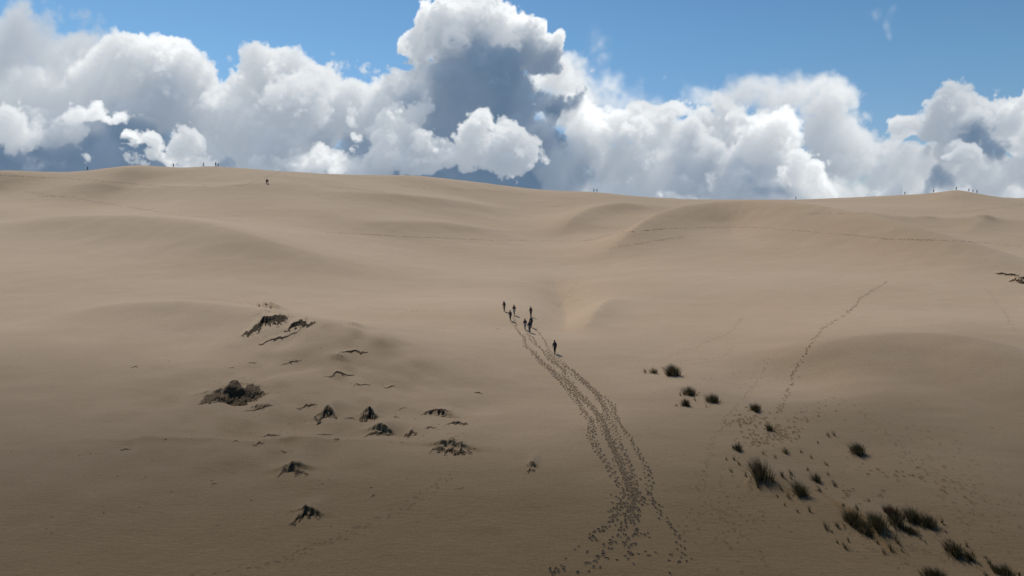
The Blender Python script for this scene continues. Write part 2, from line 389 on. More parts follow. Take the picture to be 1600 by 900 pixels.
def near_shade_at(x, y):
    """painted darkening of the sand: strongest nearest the drone and toward the sides"""
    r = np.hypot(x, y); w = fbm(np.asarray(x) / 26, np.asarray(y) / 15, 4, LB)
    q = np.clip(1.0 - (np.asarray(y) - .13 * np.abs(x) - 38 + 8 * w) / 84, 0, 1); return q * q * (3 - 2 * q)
def smooth_line(pts, n=5):
    p = np.array(pts, float)
    if len(p) < 3: return p
    q = np.r_[[2 * p[0] - p[1]], p, [2 * p[-1] - p[-2]]]; o_ = []
    for k in range(1, len(q) - 2):
        for t_ in np.linspace(0, 1, n, endpoint=False):
            a, b, c, d = q[k - 1:k + 3]
            o_.append(.5 * (2 * b + (c - a) * t_ + (2 * a - 5 * b + 4 * c - d) * t_ ** 2 + (3 * b - a - 3 * c + d) * t_ ** 3))
    o_.append(p[-1]); return np.array(o_)
def ridge(x, y, pts, amp, wn, wf, tail=False):
    """soft crest along a polyline: wn = reach on the camera side, wf = reach beyond"""
    pts = smooth_line(pts); lo, hi = pts.min(0) - 3.2 * max(wn, wf), pts.max(0) + 3.2 * max(wn, wf)
    x = np.asarray(x, float); y = np.asarray(y, float); res = np.zeros(x.shape)
    m0 = (x > lo[0]) & (x < hi[0]) & (y > lo[1]) & (y < hi[1])
    if not m0.any(): return res
    x = x[m0]; y = y[m0]
    best = np.full(x.shape, 1e9); end = np.ones(x.shape); n = len(pts) - 1
    for i in range(n):
        ax, ay = pts[i]; bx, by = pts[i + 1]; dx, dy = bx - ax, by - ay; l2 = dx * dx + dy * dy + 1e-9
        tt = np.clip(((x - ax) * dx + (y - ay) * dy) / l2, 0, 1)
        d = np.hypot(ax + tt * dx - x, ay + tt * dy - y); m = d < best
        best = np.where(m, d, best)
    if tail:
        p0, p1 = pts[0], pts[-1]; g = np.clip(((x - p0[0]) * (p1[0] - p0[0]) + (y - p0[1]) * (p1[1] - p0[1])) / ((p1 - p0) ** 2).sum(), -1, 1)
        end = np.where(g > 0, 1 - g, np.exp(-(g / .05) ** 2)); w = wn
    else:
        Lz = .28 * np.hypot(*(pts[-1] - pts[0])); end = np.ones(x.shape)
        for e_ in (pts[0], pts[-1]): end = end * (1 - np.exp(-((x - e_[0]) ** 2 + (y - e_[1]) ** 2) / Lz ** 2))
        order = np.argsort(pts[:, 0]); sg = np.interp(x, pts[order, 0], pts[order, 1]) - y
        w = wf + (wn - wf) / (1 + np.exp(-np.clip(sg / 2.0, -30, 30)))
    s = end * end * (3 - 2 * end)
    res[m0] = 3.3 * amp * s * np.exp(-(best / w) ** (1.8 if tail else 1.5)); return res
def far_blend(x, y):
    r = np.hypot(x, y); return np.clip((r - 520) / 500, 0, 1)
RIDGES = []
def H_raw(x, y):
    h = base_h(x, y)
    for r in RIDGES: h = h + ridge(x, y, *r)
    if len(RIDGES) > 5:
        m = np.exp(-(((x + 24) / 17) ** 2 + ((y - 78) / 24) ** 2) ** 1.5); h = h + m * (.62 * LC(x / 4.6 + y / 9, y / 6.5 - x / 9) + .24 * LA(x / 1.9 + y / 4, y / 3.1))
    h = h + .45 * LB(x / 34, y / 26) + .10 * fbm(x / 11, y / 7, 3, LC) + .018 * fbm(x / 2.3, y / 1.4, 3)
    f = far_blend(x, y); f = f * f * (3 - 2 * f)
    return h * (1 - f) + f * (-6 + 3 * LA(x / 300, y / 300))
# polar sheet round the drone, finest where the picture looks
azd = np.radians(np.linspace(-43, 43, 1080)); azs = np.radians(np.r_[np.arange(-180, -43, 3.0), ]); aze = np.radians(np.arange(45, 180, 3.0))
AZ = np.r_[azs, azd, aze]
rr = [1.5]
while rr[-1] < 9500:
    r = rr[-1]
    dr = 2.5 if r < 36 else (np.clip(r * r / 17000, .16, .9) if r < 400 else r * .045)
    rr.append(r + dr)
R = np.array(rr)
AA, RR = np.meshgrid(AZ, R)
GX = RR * np.sin(AA); GY = RR * np.cos(AA)
# first pass for the placing of crests, then the crests themselves
def cast_fn(Zg):
    col0 = len(azs); ncol = len(azd); da = azd[1] - azd[0]
    def Hg(x, y):
        x = np.asarray(x, float); y = np.asarray(y, float)
        r = np.hypot(x, y); a = np.arctan2(x, y)
        i = np.clip(np.searchsorted(R, r) - 1, 0, len(R) - 2); fr = (r - R[i]) / (R[i + 1] - R[i])
        q = np.clip((a - azd[0]) / da, 0, ncol - 1.001); j = q.astype(int); fa = q - j; j = j + col0
        return (Zg[i, j] * (1 - fa) + Zg[i, j + 1] * fa) * (1 - fr) + (Zg[i + 1, j] * (1 - fa) + Zg[i + 1, j + 1] * fa) * fr
    def cast(px, py):
        """where the line of sight through a photo pixel meets the sand"""
        px = np.atleast_1d(np.asarray(px, float)); py = np.atleast_1d(np.asarray(py, float))
        dx, dy, dz = pix_ray(px, py); tt = np.geomspace(25, 460, 1400)[None, :]
        X = dx[:, None] * tt; Y = dy[:, None] * tt; Z = CAM_Z + dz[:, None] * tt
        below = Z < Hg(X, Y); k = np.argmax(below, 1); k = np.where(below.any(1), k, tt.shape[1] - 1)
        lo = tt[0, np.maximum(k - 1, 0)]; hi = tt[0, k]
        for _ in range(14):
            m = (lo + hi) / 2; u = (CAM_Z + dz * m) < Hg(dx * m, dy * m); hi = np.where(u, m, hi); lo = np.where(u, lo, m)
        return dx * hi, dy * hi, Hg(dx * hi, dy * hi)
    return Hg, cast
Z0 = base_h(GX, GY)
Hg, cast = cast_fn(Z0)
def pl(pts): a = np.array(pts, float); x, y, z = cast(a[:, 0], a[:, 1]); return list(zip(x, y))
RIDGES += [
 (pl([(-200,356),(0,362),(250,376),(420,406),(600,424),(780,432)]), 1.9, 13, 17),
 (pl([(862,378),(885,362),(930,338),(1000,328),(1070,332)]), 1.15, 9, 11),
 (pl([(890,425),(980,392),(1060,364),(1160,354),(1300,370),(1440,400),(1600,424),(1800,430)]), 2.6, 14, 10),
 (pl([(1222,610),(1262,578),(1400,562),(1600,572),(1750,575)]), 1.15, 12, 9),
 (pl([(902,530),(922,500),(950,474),(990,460)]), .48, 3.2, 3.4),
 (pl([(850,415),(878,450),(884,492),(862,560)]), -1.0, 5.5, 5.5),
 (pl([(1040,330),(1240,336),(1400,350),(1600,352),(1750,350)]), 1.1, 8, 12),
 (pl([(-100,512),(120,500),(350,512),(540,548),(690,600),(770,650)]), 1.3, 9, 9),
 (pl([(470,352),(600,352),(700,357),(780,366),(860,360)]), .6, 8, 10),
 (pl([(430,300),(560,306),(700,318),(870,324)]), .5, 7, 9),
 (pl([(1490,372),(1535,356),(1562,345)]), .35, 5, 6),
 (pl([(1440,350),(1500,345),(1530,352)]), -.5, 7, 7),
 (pl([(1400,312),(1450,307),(1492,303),(1560,307),(1640,314)]), .5, 9, 9),
 (pl([(0,298),(200,302),(330,299),(420,289),(520,292)]), .5, 9, 6),
 (pl([(0,690),(250,690),(500,690),(760,690)]), .10, .6, 1.2),
]
# smooth sand tails in the lee of hummocks and shrubs: base pixel -> tip pixel, height, width
for (a, b2_, hgt, wd) in [((463,736),(494,668),.36,1.5),((482,806),(512,772),.25,1.0),((831,734),(842,700),.3,.45),((366,616),(400,585),.55,2.8),
        ((420,505),(465,490),.9,3.0),((509,650),(530,622),.5,.9),((577,650),(602,618),.5,.9),((595,675),(625,655),.5,1.2),((704,698),(738,660),.4,2.0),
        ((690,645),(712,630),.4,1.6),((400,634),(430,622),.3,1.0),((528,578),(560,566),.35,1.4),((552,546),(580,538),.35,1.4),
        ((1180,738),(1290,760),.35,2.0),((1345,812),(1440,800),.45,2.6)]:
    RIDGES.append((pl([a, b2_]), hgt * .42, wd, wd, True))
ZG = H_raw(GX, GY)
Hg, cast = cast_fn(ZG)
nr, na = ZG.shape
V = np.stack([GX, GY, ZG], -1).reshape(-1, 3)
ii, jj = np.meshgrid(np.arange(nr - 1), np.arange(na), indexing='ij'); j2 = (jj + 1) % na
Fq = np.stack([ii * na + jj, ii * na + j2, (ii + 1) * na + j2, (ii + 1) * na + jj], -1).reshape(-1, 4)
me = mesh_np('sand_dunes', V, Fq, m_sand, attrs={'near_shade': near_shade_at(V[:, 0], V[:, 1])})
ground = link(bpy.data.objects.new('ground', me)); tag(ground, kind='structure')



# ------------------------------------------------------------------ footprints
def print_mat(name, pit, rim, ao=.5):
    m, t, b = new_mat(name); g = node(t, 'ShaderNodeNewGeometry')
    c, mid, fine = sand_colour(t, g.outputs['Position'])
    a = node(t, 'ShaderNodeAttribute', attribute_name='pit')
    c2 = mixc(t, a.outputs['Fac'], mixc(t, rim, c, SAND_PALE), mixc(t, 1.0, c, pit, 'MULTIPLY'))  # pit colour paints in the hollow's shade as well as dark turned-up sand
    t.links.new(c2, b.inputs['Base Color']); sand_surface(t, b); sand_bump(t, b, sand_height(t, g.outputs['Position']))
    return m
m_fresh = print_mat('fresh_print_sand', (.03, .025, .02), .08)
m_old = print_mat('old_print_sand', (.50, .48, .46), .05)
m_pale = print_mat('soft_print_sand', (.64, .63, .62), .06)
NA = 10
def footprints(name, pts, mat, size=1.0, rim=.045, label=None):
    """every print a shallow bowl with a pushed-up rim, draped over the sand: pts = (x, y, heading)"""
    pts = np.array(pts, float); n = len(pts); th = np.linspace(0, 2 * math.pi, NA, endpoint=False)
    rings = [(1.55, -.02), (1.08, rim), (.92, .010), (.35, .006)]
    Vv = []; pit = []; rs = np.random.default_rng(len(pts))
    sz = size * rs.uniform(.7, 1.2, n)[:, None]; lw = rs.uniform(.8, 1.25, n)[:, None]
    ch, sh = np.cos(pts[:, 2])[:, None], np.sin(pts[:, 2])[:, None]
    per = []
    wob = 1 + rs.uniform(-.16, .16, (n, NA))
    for (r, z) in rings:
        fx = np.cos(th)[None] * .105 * r * wob * sz * lw; fy = np.sin(th)[None] * .19 * r * wob * sz
        x = pts[:, :1] + fx * ch + fy * sh; y = pts[:, 1:2] - fx * sh + fy * ch
        zz = Hg(x, y) + z * (1 + (rs.uniform(-.5, .5, (n, NA)) if z == rim else 0)) * sz
        per.append(np.stack([x, y, zz], -1))
    cen = np.stack([pts[:, 0], pts[:, 1], Hg(pts[:, 0], pts[:, 1]) + .008], -1)[:, None]
    A = np.concatenate(per + [cen], 1); nv = A.shape[1]
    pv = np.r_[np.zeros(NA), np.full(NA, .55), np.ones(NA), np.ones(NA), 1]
    f = []
    for k in range(3):
        for j in range(NA):
            f.append((k * NA + j, (k + 1) * NA + j, (k + 1) * NA + (j + 1) % NA)); f.append((k * NA + j, (k + 1) * NA + (j + 1) % NA, k * NA + (j + 1) % NA))
    for j in range(NA): f.append((3 * NA + j, nv - 1, 3 * NA + (j + 1) % NA))
    f = np.array(f)[:, ::-1]; Fa = (f[None] + (np.arange(n) * nv)[:, None, None]).reshape(-1, 3)
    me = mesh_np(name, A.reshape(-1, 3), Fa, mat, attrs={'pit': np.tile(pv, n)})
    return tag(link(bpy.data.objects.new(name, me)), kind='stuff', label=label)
def walk(poly, stride=.46, side=.11, jit=.06, rnd=random, skip=.0):
    """prints of one walker along a photo polyline"""
    a = np.array(poly, float); d = np.r_[0, np.cumsum(np.hypot(np.diff(a[:, 0]), np.diff(a[:, 1])))]
    s = np.linspace(0, d[-1], max(int(d[-1] / 2), 2)); ax = np.interp(s, d, a[:, 0]); ay = np.interp(s, d, a[:, 1])
    x, y, z = cast(ax, ay); dd = np.r_[0, np.cumsum(np.hypot(np.diff(x), np.diff(y)))]
    ph = rnd.random() * 50; res = []; q = 0; k = 0
    while q < dd[-1]:
        px_, py_ = np.interp(q, dd, x), np.interp(q, dd, y); qx, qy = np.interp(min(q + 1.5, dd[-1]), dd, x), np.interp(min(q + 1.5, dd[-1]), dd, y)
        if q + .05 >= dd[-1]: break
        h = math.atan2(qx - px_, qy - py_); s_ = side * (1 if k % 2 else -1) + .22 * float(LC(q / 5 + ph, ph))
        if rnd.random() >= skip: res.append((px_ + math.cos(h) * s_ + rnd.gauss(0, jit), py_ - math.sin(h) * s_ + rnd.gauss(0, jit), h + rnd.gauss(0, .2)))
        q += stride * rnd.uniform(.85, 1.15); k += 1
    return res
def z6(L_): return [(740 + X / 2.6475, 560 + Y / 2.6475) for X, Y in L_]
def z3(L_): return [(740 + X / 6.43, 440 + Y / 6.43) for X, Y in L_]
fresh = []
TA = z3([(392, 412), (430, 475), (505, 560), (525, 650), (600, 700), (650, 775), (720, 850), (790, 895)]) + z6([(330, 65), (400, 140), (450, 215), (490, 265), (488, 330), (520, 390), (560, 450), (600, 510), (625, 560), (598, 620), (580, 670), (545, 690), (480, 740)])
TB = z3([(515, 500), (560, 545), (590, 620), (690, 690), (790, 790), (860, 860), (900, 895)]) + z6([(380, 80), (430, 150), (490, 200), (545, 290), (570, 360), (600, 430), (630, 500), (655, 560), (650, 620), (620, 680), (590, 740), (545, 800), (500, 845), (470, 895)])
TC = z3([(565, 520), (600, 560), (640, 640), (720, 740), (830, 830), (915, 890)]) + z6([(430, 80), (500, 140), (560, 220), (590, 300), (612, 370), (650, 450), (672, 520), (692, 600), (662, 660), (620, 720), (640, 800), (650, 860)])
TD = z3([(612, 475), (660, 520), (705, 590), (750, 685), (840, 790), (900, 850), (1000, 893)]) + z6([(480, 120), (570, 190), (600, 270), (650, 330), (685, 400), (720, 480), (732, 560), (765, 640), (820, 715), (850, 750), (858, 800), (890, 848)])
TE = z3([(820, 730), (850, 765), (930, 860), (1010, 895)]) + z6([(500, 130), (545, 210), (560, 300), (585, 380), (620, 450), (655, 520), (668, 580), (672, 640), (655, 690)])
TF = z3([(410, 350), (445, 480), (520, 610), (600, 720), (690, 810), (780, 880)]) + z6([(350, 70), (440, 150), (520, 235), (555, 330), (590, 395), (615, 470), (640, 540), (660, 600), (630, 660), (605, 710)])
for T_ in (TA, TB, TC, TD, TE, TF): fresh += walk(T_)
for T_ in (TA[4:-4], TB[3:-5], TF[4:-3]): fresh += walk([(x + 3.2, y + .5) for x, y in T_], jit=.08)
for T_ in (TC[3:-3], TE[2:-2], TF[3:-3]): fresh += walk([(x - 2.8, y - .5) for x, y in T_], jit=.08)
fresh += walk([(x + 1.5, y) for x, y in TD[6:]], jit=.08) + walk([(x - 2.5, y) for x, y in TA[3:]], jit=.08)
fresh += walk(z6([(765, 640), (745, 600), (700, 600)]), jit=.15) + walk(z6([(545, 690), (500, 715), (420, 785), (320, 862)]), jit=.2, skip=.45) + walk(z6([(560, 825), (640, 815), (700, 803), (780, 815), (845, 828)]), jit=.15)
fresh += walk(z6([(520, 745), (548, 800), (505, 835), (445, 862), (425, 890)]), jit=.25) + walk(z6([(800, 855), (820, 825), (790, 870), (805, 895)]), jit=.2, skip=.3)
def blob_prints(cx_, cy_, rx, ry, n, rot=.0):
    res = []
    while len(res) < n:
        a, b_ = random.gauss(0, .5), random.gauss(0, .5)
        X, Y, _ = cast(cx_ + a * rx * math.cos(rot) - b_ * ry * math.sin(rot), cy_ + a * rx * math.sin(rot) + b_ * ry * math.cos(rot))
        res.append((X[0], Y[0], random.uniform(-.7, .7)))
    return res
fresh += blob_prints(988, 785, 20, 34, 90) + blob_prints(962, 800, 14, 22, 24) + blob_prints(945, 855, 40, 36, 10) + blob_prints(1003, 834, 18, 6, 10) + blob_prints(985, 845, 14, 14, 14) + blob_prints(874, 886, 14, 8, 10)
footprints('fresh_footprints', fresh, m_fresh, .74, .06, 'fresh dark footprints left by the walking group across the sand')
old = []
for T_ in ([(1386, 440), (1345, 466), (1320, 492), (1285, 512), (1262, 545), (1238, 580), (1232, 612), (1216, 645)], [(510, 363), (620, 369), (760, 375), (910, 377), (945, 369), (1000, 361), (1060, 356)],
           [(900, 377), (925, 375), (960, 364), (1030, 358), (1100, 356), (1180, 355)], [(1180, 355), (1300, 365), (1400, 374), (1500, 377), (1600, 386)],
           [(40, 300), (130, 312), (240, 330), (380, 347)], [(950, 390), (1010, 378), (1070, 370)], [(0, 274), (140, 281), (260, 292), (330, 292)],
           [(300, 288), (380, 290), (440, 268)], [(500, 291), (560, 296), (640, 303)], [(620, 290), (700, 296), (780, 299), (850, 308)],
           [(860, 323), (920, 318), (990, 316)], [(1260, 334), (1360, 333), (1500, 333)], [(1490, 334), (1560, 325), (1600, 320)], [(1380, 374), (1460, 374), (1600, 383)],
           [(60, 306), (90, 308), (120, 307), (100, 311)], [(215, 327), (235, 328), (240, 325)]):
    old += walk(T_, jit=.1, skip=.3 if T_[0][1] < 445 else .12)
old += blob_prints(1205, 682, 55, 16, 110, -.15) + blob_prints(1170, 655, 40, 12, 40, -.2) + blob_prints(1190, 660, 30, 14, 24)
old += blob_prints(1420, 745, 110, 20, 30, .3) + blob_prints(1330, 770, 60, 14, 22, .2) + blob_prints(1250, 655, 60, 12, 20, -.3)
footprints('older_footprints', old, m_old, 1.0, .05, 'older wind-softened footprints crossing the dunes')
pale = []
for T_ in ([(1062, 835), (1095, 770), (1106, 700), (1125, 670), (1145, 655)], [(1066, 840), (1102, 790), (1108, 720)], [(400, 890), (480, 862), (560, 822), (620, 792), (700, 745)],
           [(300, 897), (420, 880), (540, 838), (640, 790), (720, 735)], [(1390, 690), (1440, 735), (1500, 765), (1600, 790)], [(1340, 640), (1400, 690), (1470, 740), (1600, 815)],
           [(1035, 560), (1080, 545), (1140, 520), (1160, 495)], [(1060, 565), (1130, 558), (1150, 540)], [(870, 480), (890, 455), (905, 440)], [(1540, 450), (1570, 490), (1585, 520)],
           [(1130, 660), (1180, 600), (1200, 560)], [(1250, 640), (1300, 620), (1350, 640)], [(1120, 800), (1180, 850), (1200, 890)], [(560, 480), (620, 484), (700, 488)], [(430, 480), (360, 470), (330, 468)]):
    pale += walk(T_, jit=.15, skip=.15)
pale += blob_prints(1430, 700, 160, 60, 120, .4) + blob_prints(1150, 800, 60, 90, 110, .3) + blob_prints(1100, 590, 120, 40, 60) + blob_prints(895, 462, 26, 26, 40) + blob_prints(1520, 800, 90, 50, 70, .4)
pale += blob_prints(1420, 850, 110, 40, 60)
footprints('faint_footprints', pale, m_pale, .8, .025, 'faint half-filled footprints on the pale sand')

# ------------------------------------------------------------------ soil crumbs and root litter on the eroded left flat
m_soil, t, b = new_mat('dark_soil'); g = node(t, 'ShaderNodeNewGeometry')
nz = noise_node(t, g.outputs['Position'], 6, 5, .7)
t.links.new(ramp(t, nz, [(.3, (.014, .010, .007)), (.6, (.045, .033, .022)), (.8, (.13, .10, .07))]), b.inputs['Base Color'])
b.inputs['Roughness'].default_value = 1; b.inputs['Specular IOR Level'].default_value = .1
def plain(name, col, rough=.8):
    m, t, b = new_mat(name); g = node(t, 'ShaderNodeTexCoord'); n = noise_node(t, g.outputs['Object'], 14, 3)
    t.links.new(mixc(t, mathn(t, 'MULTIPLY', n, .35), col, tuple(c * .55 for c in col)), b.inputs['Base Color']); b.inputs['Roughness'].default_value = rough; return m
m_crumb = plain('crumb_brown', (.075, .055, .036), 1.0)
def crumbs(name, spots, mat, label):
    """little angular lumps: (x, y, sx, sy, sz)"""
    s = np.array(spots, float); n = len(s); r = np.random.default_rng(3)
    base = np.array([[-1, -1, 0], [1, -1, 0], [1, 1, 0], [-1, 1, 0], [-.4, -.4, 1], [.5, -.3, 1], [.4, .5, .8], [-.5, .4, .9]], float)
    A = base[None] * (1 + r.uniform(-.3, .3, (n, 8, 3))); an = r.uniform(-.9, .9, n)[:, None]
    x = A[..., 0] * s[:, 2:3] / 2; y = A[..., 1] * s[:, 3:4] / 2
    X = s[:, :1] + x * np.cos(an) - y * np.sin(an); Y = s[:, 1:2] + x * np.sin(an) + y * np.cos(an)
    Z = Hg(X, Y) - .02 + A[..., 2] * s[:, 4:5]
    q = np.array([[0, 1, 5, 4], [1, 2, 6, 5], [2, 3, 7, 6], [3, 0, 4, 7], [4, 5, 6, 7]])
    me = mesh_np(name, np.stack([X, Y, Z], -1).reshape(-1, 3), (q[None] + (np.arange(n) * 8)[:, None, None]).reshape(-1, 4), mat, smooth=False, attrs={})
    return tag(link(bpy.data.objects.new(name, me)), kind='stuff', label=label)
def scatter(cx_, cy_, rx, ry, n, s0, s1, flat=.35):
    a = np.array([random.gauss(0, .5) for _ in range(n)]); b_ = np.array([random.gauss(0, .5) for _ in range(n)])
    X, Y, _ = cast(cx_ + a * rx, np.clip(cy_ + b_ * ry, 340, 896)); res = []
    for k in range(int(n * .9)):
        s_ = s0 + (s1 - s0) * random.random() ** 3; res.append((X[k], Y[k], s_ * random.uniform(.8, 2.4), s_ * random.uniform(.5, 1.1), s_ * random.uniform(.15, .45)))
    return res
cr = []
for q in ((250, 690, 260, 60, 150), (560, 650, 200, 70, 150), (150, 760, 260, 120, 190), (500, 740, 240, 90, 110), (430, 520, 110, 40, 60), (330, 600, 90, 30, 70), (700, 690, 50, 24, 90), (470, 800, 50, 24, 40), (440, 680, 70, 20, 50), (640, 645, 90, 26, 60)):
    cr += scatter(*q, .03, .15)
for px0 in range(0, 760, 6):
    if random.random() < .55: cr += scatter(px0, 689 + 2.5 * math.sin(px0 / 70), 6, 2.5, 1, .05, .13)
crumbs('soil_crumbs', cr, m_crumb, 'dark soil crumbs and root litter strewn over the sand')
cr = []
for q in ((250, 720, 380, 150, 420), (500, 800, 320, 100, 200), (1300, 780, 330, 110, 260), (800, 700, 300, 120, 100)):
    cr += scatter(*q, .03, .13)
crumbs('sand_clods', cr, m_sand, 'small sand clods lying on the wind-scoured flat')

# ------------------------------------------------------------------ eroded hummocks
m_hum, t, b = new_mat('hummock_soil_and_sand'); g = node(t, 'ShaderNodeNewGeometry')
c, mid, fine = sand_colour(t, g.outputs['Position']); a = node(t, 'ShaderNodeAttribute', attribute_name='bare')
nz = noise_node(t, g.outputs['Position'], 4.5, 6, .75)
soil = ramp(t, nz, [(.28, (.018, .012, .007)), (.50, (.046, .031, .018)), (.66, (.16, .115, .068))])
mk = ramp(t, mathn(t, 'ADD', a.outputs['Fac'], mathn(t, 'MULTIPLY', mathn(t, 'SUBTRACT', nz, .5), .9)), [(.42, (0, 0, 0)), (.56, (1, 1, 1))])
t.links.new(mixc(t, mk, c, soil), b.inputs['Base Color']); sand_surface(t, b)
t.links.new(mathn(t, 'MULTIPLY', mathn(t, 'SUBTRACT', 1.0, mk), .18), b.inputs['Sheen Weight'])
sand_bump(t, b, mathn(t, 'ADD', sand_height(t, g.outputs['Position']), mathn(t, 'MULTIPLY', mathn(t, 'MULTIPLY', nz, mk), 2.5)))
foot_litter = []
def hummock(px, py, w, h, label, rough=1.0, skew=0.0, humps=1, bare=1.0, seed=0, group='eroded soil hummocks on the left flat', name='sand_hummock', cat='hummock', mat=None):
    """px, py = foot of the bare face in the photo, w x h = its size there"""
    foot_litter.extend(scatter(px, py - h * .1, w * .8, h * .7, int(6 + w * .9), .03, .14)); foot_litter.extend(scatter(px + w * .5, py - h * .4, w * .9, h * .5, int(3 + w * .3), .03, .12))
    X, Y, Z = (v[0] for v in cast(px, py)); sc_ = Y / F_PX; ww = w * sc_ * 1.35; hh = h * sc_ * (.22 + .07 * bare)
    r = np.random.default_rng(int(px * 7 + py) + seed); L_ = Lattice(int(px + py * 3) + seed, 64)
    nu = int(np.clip(w * 2.2, 36, 170)); nvv = int(np.clip(h * 4, 36, 110)); reach = h * sc_ * 3.0 + .5
    u = np.linspace(-1.15, 1.15, nu); v = np.linspace(-.9, 1.5, nvv); U, Vv = np.meshgrid(u, v)
    along = np.cos(np.clip(np.abs(U) / 1.1, 0, 1) * math.pi / 2) ** 1.1 if bare < 1.6 else np.clip(1 - np.abs(U - .12) / np.where(U > .12, .95, 1.2), 0, 1) ** 1.15
    if humps > 1:
        along = along * (.62 + .38 * np.cos((U - .35 * skew) * math.pi * humps * .8) ** 2)
    along = along * np.exp(-((U - skew * .4) * .8) ** 2) * (1 + .35 * rough * L_(U * 2.6 + 9, Vv * 1.6 + 4) + .12 * rough * L_(U * 8, Vv * 5))
    # the torn edge of the turf: wanders and is notched
    crest = .02 + .30 * L_(U * 2.1 + 3, 0 * U + 7) + .17 * L_(U * 6, 0 * U) + .10 * L_(U * 15, 0 * U + 2) * rough - .25 * (1 - along)
    s = Vv - crest
    near = 1 / (1 + np.exp(-(s + .22) * (20 if bare < 1.6 else 7))); far = np.exp(-(np.clip(s, 0, 9) / .62) ** 1.7)
    zz = hh * 1.05 * np.clip(along, 0, None) * near * far
    zz = zz + .10 * hh * rough * fbm(U * ww * .9 + px, Vv * reach + py, 3, L_) * np.clip(along * 1.6, 0, 1)
    # slumped lumps below the edge
    lump = np.clip(fbm(U * ww * 2.2 + 5, Vv * reach * 1.6, 3, L_) * 1.4, 0, 1) * np.exp(-((s + .48) / .22) ** 2) * np.clip(along * 2, 0, 1)
    zz = zz + .34 * hh * lump * rough
    edge = np.clip((1.15 - np.abs(U)) * 6, 0, 1) * np.clip((Vv + .9) * 6, 0, 1) * np.clip((1.5 - Vv) * 4, 0, 1)
    zz = zz * edge - .05 * (1 - edge) - .03
    wx = X + U * ww / 2 + .03 * ww * Vv; wy = Y + (Vv + .3) * reach * .55 + .15 * L_(U * 3, Vv * 3)
    # turn the patch so its face looks at the drone
    ang = math.atan2(X, Y); dx, dy = wx - X, wy - Y; GXx = X + dx * math.cos(ang) + dy * math.sin(ang); GYy = Y - dx * math.sin(ang) + dy * math.cos(ang)
    mott = fbm(U * ww * 1.1 + 31, Vv * reach * .9 + 8, 3, L_)
    if bare < 1.6: bareA = np.exp(-((s + .20) / (.13 + .07 * bare + .05 * L_(U * 5, 0 * U + 2))) ** 2) * 1.1
    else: bareA = np.clip((.62 - np.abs(s + .42)) * 4 + .5 * mott, 0, 1) * np.clip(along * 3 - .1, 0, 1)
    bareA = np.clip(bareA * np.clip(along * 3.2, 0, 1) + lump * .9 * (s < -.25), 0, 1)
    Vx = np.stack([GXx - X, GYy - Y, Hg(GXx, GYy) + zz - Z], -1).reshape(-1, 3)
    i, j = np.meshgrid(np.arange(nvv - 1), np.arange(nu - 1), indexing='ij')
    Q = np.stack([i * nu + j, i * nu + j + 1, (i + 1) * nu + j + 1, (i + 1) * nu + j], -1).reshape(-1, 4)
    o = link(bpy.data.objects.new(name, mesh_np(name, Vx, Q, mat or m_hum, attrs={'bare': bareA}, origin=(X, Y)))); o.location = (X, Y, Z)
    return tag(o, label, cat, group)
